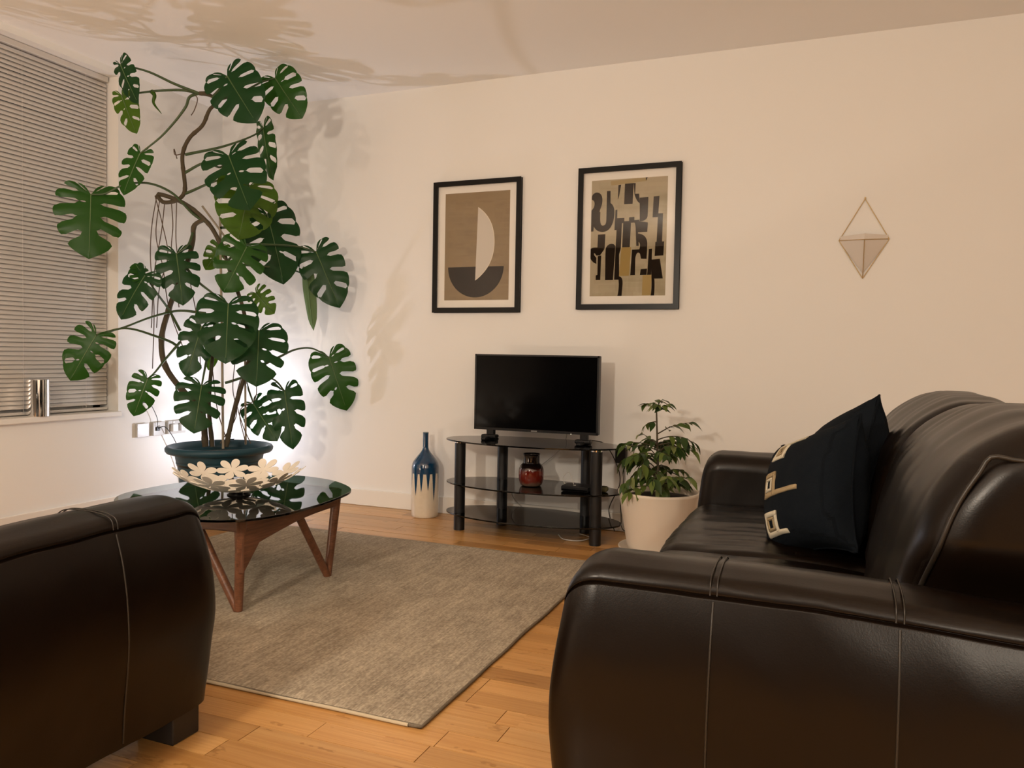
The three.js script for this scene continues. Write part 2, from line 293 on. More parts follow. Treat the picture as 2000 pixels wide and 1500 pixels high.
// ---------------------------------------------------------------- cushions on the sofa
function cushion(name, label, pos, rot, S, patches, group) {
  const o = thing(name, label, 'cushion', pos, 0, group); o.rotation.set(...rot, 'YXZ');
  const f = (a, b) => { const u = clamp(Math.abs(a), 0, 1), v = clamp(Math.abs(b), 0, 1); return .115 * Math.pow((1 - u ** 2.6) * (1 - v ** 2.6), .55); };
  const pin = (a, b) => [a * (1 - .085 * (1 - Math.abs(a * b)) * b * b * 0 - .07 * (1 - b * b) * 0), b];
  const at = (a, b, side, off = 0) => { const k = S / 2, inx = 1 - .15 * (1 - b * b) * Math.abs(a) ** 3, iny = 1 - .15 * (1 - a * a) * Math.abs(b) ** 3; return V(a * k * inx, b * k * iny, side * (f(a, b) + .003 + off) + .004 * N3(a * 4, b * 4, side * 3)); };
  const n = 40, pos2 = [], idx = [];
  for (const s of [1, -1]) { const o0 = pos2.length / 3; for (let j = 0; j <= n; j++) for (let i = 0; i <= n; i++) pos2.push(...at(-1 + 2 * i / n, -1 + 2 * j / n, s).toArray());
    for (let j = 0; j < n; j++) for (let i = 0; i < n; i++) { const a = o0 + j * (n + 1) + i, b = a + 1, c = a + n + 1, d = c + 1; s > 0 ? idx.push(a, b, d, a, d, c) : idx.push(a, d, b, a, c, d); } }
  const g = new THREE.BufferGeometry(); g.setAttribute('position', new THREE.Float32BufferAttribute(pos2, 3)); g.setIndex(idx); g.computeVertexNormals(); boxUV(g);
  const cover = obj('cover', g, M.navy, o);
  const rim = []; for (let i = 0; i < 40; i++) { const t = i / 40 * 4, e = Math.floor(t), q = (t - e) * 2 - 1; const [a, b] = e === 0 ? [q, -1] : e === 1 ? [1, q] : e === 2 ? [-q, 1] : [-1, -q]; const p = at(a, b, 1); p.z = 0; rim.push(p); }
  obj('piped_edge', tube(rim, .004, 120, 6, true), M.navy, o);
  for (const [mat, rects] of patches) for (const [a0, b0, a1, b1] of rects) {           // sewn appliqué strips that follow the cover
    const nx = Math.max(2, Math.ceil(Math.abs(a1 - a0) * 16)), ny = Math.max(2, Math.ceil(Math.abs(b1 - b0) * 16)), p = [], id = [];
    for (const lay of [.0045, -.002]) for (let j = 0; j <= ny; j++) for (let i = 0; i <= nx; i++) p.push(...at(a0 + (a1 - a0) * i / nx, b0 + (b1 - b0) * j / ny, 1, lay).toArray());
    const st = (nx + 1) * (ny + 1);
    for (let j = 0; j < ny; j++) for (let i = 0; i < nx; i++) { const a = j * (nx + 1) + i; id.push(a, a + 1, a + nx + 2, a, a + nx + 2, a + nx + 1); }
    const side = (u, v) => id.push(u, u + st, v, v, u + st, v + st);
    for (let i = 0; i < nx; i++) { side(i, i + 1); side(ny * (nx + 1) + i + 1, ny * (nx + 1) + i); } for (let j = 0; j < ny; j++) { side((j + 1) * (nx + 1), j * (nx + 1)); side(j * (nx + 1) + nx, (j + 1) * (nx + 1) + nx); }
    const q = new THREE.BufferGeometry(); q.setAttribute('position', new THREE.Float32BufferAttribute(p, 3)); q.setIndex(id); q.computeVertexNormals(); boxUV(q);
    obj('applique_patch', q, mat, o);
  }
  return o;
}
// hollow square key with a tail, as sewn on the cushion: (a, b) in -1..1 on the cover
function keyPatch(a, b, s, tail, outer, inner) { const w = .07; return [[outer, [[a - s, b - s, a + s, b - s + w], [a - s, b + s - w, a + s, b + s], [a - s, b - s, a - s + w, b + s], [a + s - w, b - s, a + s, b + s], tail > 0 ? [a + s - w, b - s, a + s + tail, b - s + w] : [a + s - w, b + s - w, a + s - tail, b + s]]], [inner, [[a - s + w + .015, b - s + w + .015, a + s - w - .015, b - s + w + .055], [a - s + w + .015, b + s - w - .055, a + s - w - .015, b + s - w - .015], [a - s + w + .015, b - s + w + .015, a - s + w + .055, b + s - w - .015], [a + s - w - .055, b - s + w + .015, a + s - w - .015, b + s - w - .015]]]]; }
cushion('throw_cushion', 'plain navy cushion tucked behind the patterned one on the sofa', [3.995, .622, 1.60], [-.27, -1.28, .44], .41, [], 'navy cushions on the sofa');
cushion('throw_cushion', 'navy cushion with cream and tan square key patches on the sofa', [3.918, .578, 1.76], [-.25, -1.02, .36], .41, [
  ...keyPatch(-.22, .62, .17, -.36, M.patchCream, M.patchTan), ...keyPatch(-.38, .06, .19, .55, M.patchTan, M.patchCream), ...keyPatch(-.34, -.56, .19, .18, M.patchCream, M.patchTan)], 'navy cushions on the sofa');

// ---------------------------------------------------------------- coffee table
{
  const t = thing('coffee_table', 'low coffee table with smoked glass top and walnut V legs', 'coffee table', [1.69, .0195, 1.755]);
  const ox = 1.69, oz = 1.755, pts = [[1.279, 1.90], [1.29, 1.68], [1.38, 1.45], [1.564, 1.285], [1.78, 1.296], [1.95, 1.385], [2.06, 1.50], [2.108, 1.68], [2.125, 1.89], [2.112, 2.045], [2.06, 2.16], [1.96, 2.225], [1.8, 2.24], [1.6, 2.225], [1.42, 2.14], [1.31, 2.02]].map(p => V(p[0] - ox, p[1] - oz, 0));
  const sh = new THREE.Shape(new THREE.CatmullRomCurve3(pts, true).getPoints(120).map(p => new THREE.Vector2(p.x, p.y)));
  const g = new THREE.ExtrudeGeometry(sh, { depth: .006, bevelEnabled: true, bevelThickness: .002, bevelSize: .002, bevelSegments: 3, curveSegments: 64 }); g.rotateX(Math.PI / 2); g.translate(0, .377, 0);
  obj('glass_top', g, M.smoked, t);
  const H = .366, feet = [[.25, .285], [.265, -.255], [-.27, -.29], [-.285, .27]];
  const tops = feet.map(([x, z]) => [x * 1.08, z * 1.08]);
  feet.forEach(([x, z], i) => {
    const p = feet[(i + 3) % 4], leg = new THREE.Group(); leg.name = 'leg'; t.add(leg);
    const dir = V(p[0] - x, 0, p[1] - z).normalize(), F = V(x, 0, z);
    obj('upright', cyl(F.clone().addScaledVector(dir, .012), V(tops[i][0], H, tops[i][1]), .016, .021, 14), M.walnut, leg);
    obj('strut', cyl(F.clone().addScaledVector(dir, .014), V(x, 0, z).addScaledVector(dir, .21).setY(H - .07), .016, .017, 14), M.walnut, leg);
  });
  feet.forEach((f, i) => {                                                 // aprons: boards deep at one end and hollowed along the lower edge
    const [a, b] = i === 1 ? [tops[(i + 1) % 4], tops[i]] : [tops[i], tops[(i + 1) % 4]], L = Math.hypot(b[0] - a[0], b[1] - a[1]), s = new THREE.Shape();
    s.moveTo(0, 0); s.lineTo(L, 0); s.lineTo(L, -.06); s.quadraticCurveTo(L * .62, -.062, L * .42, -.085); s.quadraticCurveTo(L * .26, -.10, L * .14, -.115); s.quadraticCurveTo(.035, -.17, 0, -.21); s.lineTo(0, 0);
    const g = new THREE.ExtrudeGeometry(s, { depth: .018, bevelEnabled: true, bevelSize: .004, bevelThickness: .004, bevelSegments: 2 }); g.translate(0, H, -.009); g.rotateY(-Math.atan2(b[1] - a[1], b[0] - a[0])); g.translate(a[0], 0, a[1]);
    obj('apron', g, M.walnut, t);
  });
}
// ---------------------------------------------------------------- flower bowl
{
  const bowl = thing('flower_bowl', 'cream metal bowl made of cut-out flowers on the glass table', 'bowl', [1.72, .3990, 1.80]);
  obj('foot_ring', lathe([[0, 0], [.045, 0], [.047, .003], [.03, .014], [0, .016]], 32), M.blackMetal, bowl);
  const R = .40;                                                           // the flowers lie on a spherical cap
  const proj = (px, py, off) => { const r = Math.hypot(px, py), a = r / R * .98, k = r > 1e-6 ? Math.sin(a) * (R + off) / r : 0; return V(px * k, R - Math.cos(a) * (R + off) + .016, py * k); };
  const r = rng(9);
  function flower(cx, cy, size, n, rot) {
    const s = new THREE.Shape(), K = n * 16, p2 = [];
    for (let i = 0; i < K; i++) { const a = i / K * Math.PI * 2, ph = (i / K * n) % 1, pet = Math.sin(Math.PI * ph); const rr = size * (.16 + .84 * pet ** .5); p2.push([cx + Math.cos(a + rot) * rr, cy + Math.sin(a + rot) * rr]); }
    const pos = [], idx = [], rings = 6;
    for (const off of [0, .0022]) { pos.push(...proj(cx, cy, off).toArray()); for (let q = 1; q <= rings; q++) for (const [x, y] of p2) pos.push(...proj(cx + (x - cx) * q / rings, cy + (y - cy) * q / rings, off).toArray()); }
    const st = 1 + rings * K;
    for (let lay = 0; lay < 2; lay++) { const o = lay * st, w = (a, b, c) => lay ? idx.push(a, b, c) : idx.push(a, c, b);
      for (let i = 0; i < K; i++) { const j = (i + 1) % K; w(o, o + 1 + i, o + 1 + j); for (let q = 0; q < rings - 1; q++) { const a = o + 1 + q * K + i, b = o + 1 + q * K + j; w(a, a + K, b); w(b, a + K, b + K); } } }
    for (let i = 0; i < K; i++) { const j = (i + 1) % K, a = 1 + (rings - 1) * K + i, b = 1 + (rings - 1) * K + j; idx.push(a, b, a + st, b, b + st, a + st); }
    const g = new THREE.BufferGeometry(); g.setAttribute('position', new THREE.Float32BufferAttribute(pos, 3)); g.setIndex(idx); const q = g.toNonIndexed(); q.computeVertexNormals(); obj('flower', q, M.bowlWhite, bowl);
  }
  flower(0, 0, .078, 7, .3);
  for (let i = 0; i < 6; i++) { const a = i / 6 * Math.PI * 2 + .25; flower(Math.cos(a) * .125, Math.sin(a) * .125, .074, 6, r() * 3); }
  for (let i = 0; i < 10; i++) { const a = i / 10 * Math.PI * 2 + .1; flower(Math.cos(a) * .222, Math.sin(a) * .222, .066 + .012 * r(), 6, r() * 3); }
}

// ---------------------------------------------------------------- television corner
{
  const cx = 2.44, cz = .285, A = .515, B = .24;
  const o = thing('television_stand', 'three tier black glass television stand with round posts', 'tv stand', [cx, 0, cz]);
  const el = (a, b) => { const s = new THREE.Shape(); s.absellipse(0, 0, a, b, 0, Math.PI * 2); const g = new THREE.ExtrudeGeometry(s, { depth: .005, bevelEnabled: true, bevelSize: .0015, bevelThickness: .0015, bevelSegments: 2, curveSegments: 72 }); g.rotateX(-Math.PI / 2); return g; };
  for (const [y, a, b] of [[.505, A, B], [.262, A - .005, B - .005], [.092, A - .005, B - .005]]) { const s = obj('glass_shelf', el(a, b), M.blackGlass, o); s.position.y = y; }
  for (const [x, z] of [[-.40, .085], [.40, .105], [-.235, -.145], [.27, -.155]]) {
    const p = obj('post', [cyl(V(x, 0, z), V(x, .0885, z), .031), cyl(V(x, .1, z), V(x, .259, z), .031), cyl(V(x, .27, z), V(x, .494, z), .031)], M.blackMetal, o);
    for (const y of [.494]) obj('collar', cyl(V(x, y, z), V(x, y + .009, z), .031), M.chrome, p);
    for (const y of [.0885, .0985, .259, .2685]) obj('collar', cyl(V(x, y - .0005, z), V(x, y + .003, z), .0305), M.blackMetal, p);
  }
  const tv = thing('television', 'black flat screen television switched off on the glass stand', 'television', [2.445, .513, .262]);
  obj('casing', box(-.366, .366, .052, .482, -.035, .008, .006), M.blackPlastic, tv);
  obj('screen', box(-.356, .356, .066, .473, .0075, .0092), M.screen, tv);
  obj('bezel', [box(-.366, .366, .473, .482, .006, .0115), box(-.366, .366, .052, .066, .006, .0115), box(-.366, -.356, .052, .482, .006, .0115), box(.356, .366, .052, .482, .006, .0115)], M.blackPlastic, tv);
  obj('logo', box(-.018, .018, .0555, .0605, .0115, .0121), std(lin(.25, .25, .25), .3), tv);
  for (const x of [-.27, .285]) obj('foot', [box(x - .022, x + .022, .0, .056, -.03, .004, .004), box(x - .014, x + .014, 0, .016, -.10, .10, .006), box(x - .045, x + .045, .004, .026, -.02, .03, .008)], M.blackPlastic, tv);
  const led = obj('standby_light', new THREE.SphereGeometry(.0022, 10, 8), std(lin(.9, .8, .7), .4, { emissive: lin(1, .85, .7), emissiveIntensity: 2.2 }), tv); led.position.set(.215, .053, .0125);
}
{ // red glass vase on the middle shelf
  const v = thing('glass_vase', 'small amber red glass vase on the middle shelf of the stand', 'vase', [2.44, .27, .29]);
  const prof = [[0, 0], [.045, 0], [.058, .006], [.067, .028], [.071, .06], [.069, .09], [.06, .112], [.049, .124], [.046, .13], [.046, .165], [.049, .176], [.046, .177], [.042, .166], [.041, .13], [.055, .108], [.063, .088], [.065, .06], [.061, .034], [.05, .018], [0, .016]];
  const c = new THREE.SplineCurve(prof.map(p => new THREE.Vector2(...p))).getPoints(90);
  const g = new THREE.LatheGeometry(c, 56), p = g.attributes.position, col = new Float32Array(p.count * 3);
  for (let i = 0; i < p.count; i++) { const y = p.getY(i), w = .012 * N3(p.getX(i) * 30, y * 20, p.getZ(i) * 30); const k = smooth(.075, .105, y + w), l = 1 - smooth(.012, .03, y + w);
    const a = [.17, .014, .006], b = [.010, .005, .004], d = [.16, .10, .07]; for (let j = 0; j < 3; j++) col[3 * i + j] = (a[j] * (1 - k) + b[j] * k) * (1 - l) + d[j] * l; }
  g.setAttribute('color', new THREE.BufferAttribute(col, 3));
  obj('vase_body', g, std(0xffffff, .07, { vertexColors: true, clearcoat: 1, clearcoatRoughness: .03, transmission: .25, thickness: 0, side: THREE.DoubleSide }), v);
}
{ // tall blue and white bottle vase on the floor
  const v = thing('bottle_vase', 'tall bottle vase with dripping blue glaze over white on the floor', 'vase', [1.69, .0, .125]);
  const prof = [[0, 0], [.07, 0], [.08, .006], [.083, .03], [.084, .15], [.084, .28], [.082, .31], [.074, .335], [.05, .368], [.03, .392], [.0195, .412], [.017, .435], [.017, .50], [.0185, .508], [.014, .508], [.013, .44], [.016, .41], [0, .38]];
  const pts = new THREE.SplineCurve(prof.map(p => new THREE.Vector2(...p))).getPoints(160), g = new THREE.LatheGeometry(pts, 128);
  const n = 512, r = rng(77), drips = []; for (let i = 0; i < 13; i++) drips.push([i / 13 + .014 * (r() - .5), .08 + .11 * r(), .021 + .008 * r()]);
  const p = g.attributes.position, uv = g.attributes.uv; for (let i = 0; i < p.count; i++) uv.setXY(i, Math.atan2(p.getX(i), p.getZ(i)) / (2 * Math.PI) + .5, clamp(p.getY(i) / .51, 0, 1));
  const map = tex(n, (x, y) => { const u = x / n, h = y / n * .51; let on = h > .265; if (!on) for (const [c, len, w] of drips) { let d = Math.abs(u - c); d = Math.min(d, 1 - d); const k = (.27 - h) / len; if (k < 1 && d < w * (1 - k) ** .8) { on = true; break; } } const q = 14 * (vnoise(gB, x, y) - .5); return on ? [12 + q * .3, 58 + q, 92 + q] : [216 + q * .4, 205 + q * .4, 186 + q * .4]; }, true);
  obj('vase_body', g, std(0xffffff, .12, { map, clearcoat: .8, clearcoatRoughness: .06 }), v);
}
{ // set-top box, pouch and cables around the stand
  const b = thing('media_box', 'flat black media box at the right of the middle shelf', 'media box', [2.72, .2695, .33]);
  obj('body', box(-.075, .075, .002, .03, -.055, .055, .004), M.blackPlastic, b); obj('front_strip', box(-.07, .07, .006, .014, .0545, .0558), M.screen, b);
  for (const x of [-.06, .06]) for (const z of [-.04, .04]) obj('foot', box(x - .006, x + .006, 0, .003, z - .006, z + .006), M.blackPlastic, b);
  const p = thing('small_pouch', 'small olive brown pouch beside the media box on the shelf', 'pouch', [2.845, .2715, .31]);
  obj('pouch_body', puff(.075, .03, .055, .013, [14, 8, 12], (q) => { q.y += .002 * N3(q.x * 40, 2, q.z * 40); }), std(lin(.10, .085, .03), .7), p).position.y = .0145;
  obj('zip', tube([[-.032, .0285, .0], [0, .0305, .002], [.032, .0285, 0]], .0012, 12), M.blackPlastic, p);
  const cords = [
    ['power_cable', 'white cable dropping diagonally behind the television stand', [[2.57, .62, .222], [2.57, .585, .12], [2.56, .53, .034], [2.53, .46, .03], [2.35, .30, .024], [2.22, .17, .024], [2.30, .08, .03], [2.40, .006, .03]], .0028, M.cordWhite],
    ['power_cable', 'white cable loop lying on the floor under the stand', [[2.60, .006, .27], [2.66, .006, .36], [2.74, .006, .36], [2.78, .006, .26], [2.70, .006, .2]], .003, M.cordWhite],
    ['power_cable', 'black cable hanging behind the right posts of the stand', [[2.70, .515, .06], [2.78, .50, .035], [2.86, .38, .03], [2.88, .28, .03], [2.82, .12, .03], [2.86, .006, .05]], .0028, M.cordBlack],
    ['power_cable', 'thin black cable running down from the wall adapter', [[2.90, .405, .03], [2.90, .30, .026], [2.885, .18, .026], [2.89, .10, .028], [2.90, .02, .03], [2.96, .005, .06]], .0025, M.cordBlack],
    ['power_cable', 'short white lead curling over the media box', [[2.70, .302, .33], [2.66, .36, .30], [2.63, .33, .30], [2.66, .29, .33], [2.72, .303, .36]], .0018, M.cordWhite]];
  for (const [n, l, pts, r, m] of cords) tag(obj(n, tube(pts, r, 60), m), l, 'cable');
  const ad = thing('plug_adapter', 'black plug adapter on the wall beside the leafy plant', 'adapter', [2.885, .44, 0]);
  obj('socket_plate', box(-.045, .045, -.045, .045, 0, .009, .003), M.whitePlastic, ad); obj('body', box(-.03, .03, -.045, .045, .009, .06, .006), M.blackPlastic, ad);
}

// ---------------------------------------------------------------- pictures
function framed(name, label, x0, x1, y0, y1, paint, tilt = 0) {
  const w = x1 - x0, h = y1 - y0, o = thing(name, label, 'picture', [(x0 + x1) / 2, (y0 + y1) / 2, 0]); o.rotation.z = tilt;
  const t = .03, s = new THREE.Shape(); s.moveTo(-w / 2, -h / 2); s.lineTo(w / 2, -h / 2); s.lineTo(w / 2, h / 2); s.lineTo(-w / 2, h / 2); s.lineTo(-w / 2, -h / 2);
  const hole = new THREE.Path(); hole.moveTo(-w / 2 + t, -h / 2 + t); hole.lineTo(-w / 2 + t, h / 2 - t); hole.lineTo(w / 2 - t, h / 2 - t); hole.lineTo(w / 2 - t, -h / 2 + t); hole.lineTo(-w / 2 + t, -h / 2 + t); s.holes.push(hole);
  const g = new THREE.ExtrudeGeometry(s, { depth: .018, bevelEnabled: true, bevelSize: -.003, bevelOffset: 0, bevelThickness: .004, bevelSegments: 3 }); g.translate(0, 0, .006);
  obj('frame', g, M.frameBlack, o);
  obj('mat_board', box(-w / 2 + t - .004, w / 2 - t + .004, -h / 2 + t - .004, h / 2 - t + .004, .004, .010), M.mat, o);
  const pw = w * .738, ph = h * .815, C = document.createElement('canvas'); C.width = 660; C.height = 1000; paint(C.getContext('2d'));
  const T = new THREE.CanvasTexture(C); T.colorSpace = THREE.SRGBColorSpace;
  obj('print', new THREE.PlaneGeometry(pw, ph).translate(0, .002, .0106), std(0xffffff, .9, { map: T, specularIntensity: .1 }), o);
  obj('glazing', box(-w / 2 + t - .003, w / 2 - t + .003, -h / 2 + t - .003, h / 2 - t + .003, .0135, .0145), M.pane, o);
}
framed('framed_print', 'black framed print of a pale half moon over a dark half disc', 1.668, 2.247, 1.246, 2.044, k => {
  k.fillStyle = '#8d7a5e'; k.fillRect(0, 0, 660, 1000); const r = rng(3);
  for (let i = 0; i < 260; i++) { k.fillStyle = r() < .5 ? 'rgba(150,132,104,.10)' : 'rgba(112,94,68,.10)'; k.fillRect(r() * 660, r() * 1000, 40 + 160 * r(), 4 + 60 * r()); }
  k.fillStyle = '#1c130c'; k.beginPath(); k.arc(322, 690, 285, 0, Math.PI); k.fill();
  k.fillStyle = '#c9c2b8'; k.beginPath(); k.moveTo(340, 142); k.quadraticCurveTo(508, 250, 508, 470); k.quadraticCurveTo(508, 690, 320, 815); k.closePath(); k.fill();
  k.strokeStyle = '#d9d0c0'; k.lineWidth = 7; k.beginPath(); k.moveTo(340, 142); k.quadraticCurveTo(508, 250, 508, 470); k.quadraticCurveTo(508, 690, 320, 815); k.stroke();
});
framed('framed_print', 'black framed print of a collage of cut dark letter shapes', 2.596, 3.182, 1.26, 2.064, k => {
  k.fillStyle = '#aa9f88'; k.fillRect(0, 0, 660, 1000); const r = rng(4);
  for (let i = 0; i < 160; i++) { k.fillStyle = r() < .5 ? 'rgba(190,178,152,.12)' : 'rgba(140,128,104,.12)'; k.fillRect(r() * 660, r() * 1000, 60 + 200 * r(), 30 + 90 * r()); }
  k.save(); k.scale(660 / 680, 1000 / 1050); k.translate(-262, -245);
  const poly = (c, ...p) => { k.fillStyle = c; k.beginPath(); k.moveTo(p[0], p[1]); for (let i = 2; i < p.length; i += 2) k.lineTo(p[i], p[i + 1]); k.closePath(); k.fill(); };
  const path = (c, d) => { k.fillStyle = c; k.beginPath(); for (const [o, ...a] of d) o === 'M' ? k.moveTo(...a) : o === 'L' ? k.lineTo(...a) : k.bezierCurveTo(...a); k.closePath(); k.fill(); };
  const d = '#1e160e', g1 = '#9a8350', g2 = '#a58f5e', tn = '#a2916c';
  poly(tn, 435, 258, 762, 246, 762, 276, 440, 298); poly(d, 748, 240, 768, 238, 752, 276);
  path(d, [['M', 264, 392], ['C', 275, 335, 362, 335, 362, 425], ['C', 362, 480, 340, 500, 336, 540], ['L', 262, 540], ['L', 262, 515], ['C', 300, 480, 300, 425, 264, 415]]);
  path(d, [['M', 262, 530], ['L', 345, 530], ['L', 345, 590], ['C', 347, 640, 355, 655, 372, 655], ['C', 392, 655, 402, 640, 402, 600], ['L', 402, 345], ['L', 435, 345], ['L', 437, 455], ['C', 460, 470, 474, 500, 474, 540], ['C', 474, 640, 440, 712, 372, 712], ['C', 320, 712, 300, 680, 288, 660], ['L', 284, 705], ['L', 262, 705]]);
  poly(d, 505, 298, 530, 295, 513, 400, 503, 430); poly(d, 564, 290, 640, 288, 636, 472, 560, 472);
  path(d, [['M', 640, 288], ['L', 660, 290], ['L', 657, 385], ['L', 692, 386], ['L', 700, 470], ['C', 680, 460, 665, 430, 652, 392]]);
  path(d, [['M', 698, 422], ['L', 775, 420], ['L', 772, 590], ['C', 765, 625, 730, 632, 704, 630]]);
  poly(d, 822, 418, 872, 416, 864, 602, 816, 602); poly(d, 864, 570, 906, 570, 904, 820, 856, 820); poly(d, 846, 820, 922, 818, 918, 942, 842, 944);
  poly(d, 484, 520, 500, 518, 500, 595, 565, 595, 565, 625, 608, 625, 608, 592, 655, 590, 655, 620, 700, 618, 700, 640, 540, 640, 500, 700, 478, 700);
  path(d, [['M', 500, 640], ['L', 545, 620], ['L', 540, 850], ['C', 540, 890, 525, 905, 525, 930], ['L', 530, 1110], ['L', 525, 1148], ['L', 485, 1148], ['L', 492, 850]]);
  poly(d, 557, 625, 626, 625, 620, 858, 551, 858); path(d, [['M', 624, 640], ['C', 640, 618, 664, 630, 668, 680], ['L', 678, 850], ['L', 700, 850], ['L', 690, 728], ['L', 772, 728], ['L', 776, 645], ['L', 640, 620]]);
  path(d, [['M', 690, 740], ['C', 750, 745, 778, 790, 775, 845], ['L', 770, 965], ['L', 722, 965], ['L', 705, 880], ['C', 715, 850, 715, 820, 690, 810]]);
  poly(d, 328, 735, 396, 733, 392, 862, 325, 862);
  path(d, [['M', 250, 880], ['C', 270, 835, 330, 850, 392, 866], ['L', 350, 925], ['L', 315, 925], ['C', 300, 885, 276, 905, 318, 945], ['L', 318, 1000], ['C', 272, 985, 250, 940, 250, 880]]);
  path(d, [['M', 402, 862], ['C', 420, 812, 482, 812, 490, 850], ['L', 474, 1150], ['L', 402, 1150], ['L', 400, 920]]); poly(d, 330, 930, 362, 925, 358, 1148, 315, 1148, 315, 1105, 330, 1100);
  path(d, [['M', 640, 882], ['L', 775, 880], ['L', 772, 968], ['L', 735, 966], ['C', 705, 885, 680, 900, 672, 960], ['L', 672, 1110], ['L', 630, 1110]]);
  poly(d, 722, 1058, 778, 1055, 776, 1110, 716, 1110); poly(d, 790, 880, 818, 878, 816, 1110, 780, 1110); poly(d, 815, 976, 888, 970, 918, 1145, 818, 1145);
  poly(g1, 545, 860, 632, 858, 618, 1115, 528, 1115); poly(g2, 740, 1112, 820, 1110, 816, 1292, 738, 1292);
  path(d, [['M', 520, 1120], ['C', 560, 1112, 565, 1160, 562, 1200], ['L', 556, 1295], ['L', 518, 1295], ['C', 532, 1230, 530, 1170, 520, 1120]]);
  path(d, [['M', 818, 1110], ['L', 845, 1150], ['C', 850, 1200, 848, 1260, 845, 1295], ['L', 815, 1295], ['C', 825, 1230, 820, 1180, 818, 1110]]);
  k.restore();
});

// ---------------------------------------------------------------- wall planter
{
  const o = thing('wall_planter', 'white faceted wedge planter hanging from a thin brass wire', 'planter', [4.1, 1.605, 0]);
  const hw = .112, dep = .085, top = .02, y1 = -.008, bot = -.17;
  const tri = (...p) => p, T = [-hw, 0.0, .004], P = [];
  const A = [-hw, top, .006], B = [hw, top, .006], C = [.0, top, dep], A1 = [-hw, y1, .006], B1 = [hw, y1, .006], C1 = [0, y1, dep], E = [0, bot, .006];
  const quad = (a, b, c, d) => P.push(...a, ...b, ...c, ...a, ...c, ...d);
  quad(A1, C1, C, A); quad(C1, B1, B, C); P.push(...A1, ...E, ...C1, ...C1, ...E, ...B1); quad(B1, A1, A, B); P.push(...B1, ...E, ...A1);
  const k = .88, i1 = A.map((v, i) => i === 0 ? v * k : v), i2 = B.map((v, i) => i === 0 ? v * k : v), i3 = [0, top, dep * k - .003], dn = v => [v[0] * .7, -.05, v[2] * .75 + .003];
  quad(A, C, i3, i1); quad(C, B, i2, i3); quad(B, A, i1, i2); quad(i1, i3, dn(i3), dn(i1)); quad(i3, i2, dn(i2), dn(i3)); quad(i2, i1, dn(i1), dn(i2)); P.push(...dn(i1), ...dn(i3), ...dn(i2));
  const g = new THREE.BufferGeometry(); g.setAttribute('position', new THREE.Float32BufferAttribute(P, 3)); g.computeVertexNormals(); boxUV(g);
  obj('wedge_pot', g, M.planter, o);
  const S = V(0, .205, .006), L = V(-hw - .004, .0, .006), R = V(hw + .004, .0, .006), F = V(0, y1 - .002, dep + .002), Bo = V(0, bot - .025, .006), w = .0021;
  for (const [a, b] of [[S, L], [S, R], [L, F], [R, F], [F, Bo], [L, Bo], [R, Bo]]) obj('wire', cyl(a, b, w, w, 8), M.brass, o);
  obj('nail', cyl(V(0, .207, 0), V(0, .209, .014), .003, .004, 12), M.brass, o);
}

// ---------------------------------------------------------------- venetian blind, chrome vase, sockets
{
  const bx = -.085, z0 = WZ0 + .012, z1 = WZ1 - .01, o = thing('venetian_blind', 'pale grey venetian blind almost closed across the whole window', 'blind', [bx, WY0, 0]);
  const top = WY1 - WY0, hh = .032;
  obj('head_rail', box(-.022, .02, top - hh - .002, top - .002, z0, z1, .003), M.slat, o);
  const n = 79, pitch = (top - hh - .045) / n, w = .027, tilt = 1.22, prof = [];
  for (let i = 0; i <= 6; i++) { const t = i / 6 - .5; prof.push([t * w, .0022 * (1 - 4 * t * t)]); }
  const pos = [], idx = [], m = prof.length;
  for (const z of [z0, z1]) for (const lay of [0, -.0005]) for (const [a, b] of prof) { const y = b + lay; pos.push(a * Math.cos(tilt) - y * -Math.sin(tilt), -a * Math.sin(tilt) + y * Math.cos(tilt), z); }
  for (let j = 0; j < m - 1; j++) { const a = j, b = j + 1; idx.push(a, a + 2 * m, b, b, a + 2 * m, b + 2 * m, a + m, b + m, a + 3 * m, b + m, b + 3 * m, a + 3 * m); }
  const e = (a, b) => idx.push(a, a + m, a + 2 * m, a + m, a + 3 * m, a + 2 * m); e(0); idx.push(m - 1, m - 1 + 2 * m, m - 1 + m, m - 1 + m, m - 1 + 2 * m, m - 1 + 3 * m);
  let g = new THREE.BufferGeometry(); g.setAttribute('position', new THREE.Float32BufferAttribute(pos, 3)); g.setIndex(idx); g.computeVertexNormals(); boxUV(g);
  const r = rng(61);
  for (let i = 0; i < n; i++) { const s = obj('slat', g, M.slat, o); s.position.set(0, .038 + pitch * (i + .5), 0); s.rotation.z = .05 * (r() - .5); s.position.y += .0012 * (r() - .5); }
  obj('bottom_rail', box(-.013, .013, .006, .022, z0, z1, .004), M.slat, o);
  for (const z of [1.025, 1.411, 1.95, 2.5, 2.95]) for (const dx of [-.0125, .0125]) obj('ladder_cord', cyl(V(dx, .02, z), V(dx, top - .03, z), .0009, .0009, 6), M.cordWhite, o);
  const c = thing('chrome_vase', 'mirror polished metal cylinder vase standing on the window sill', 'vase', [-.012, WY0, 1.372]);
  obj('cylinder', lathe([[0, 0], [.053, 0], [.0555, .002], [.0555, .198], [.0545, .2], [.053, .199], [.053, .012], [0, .01]], 64), M.chrome, c);
}
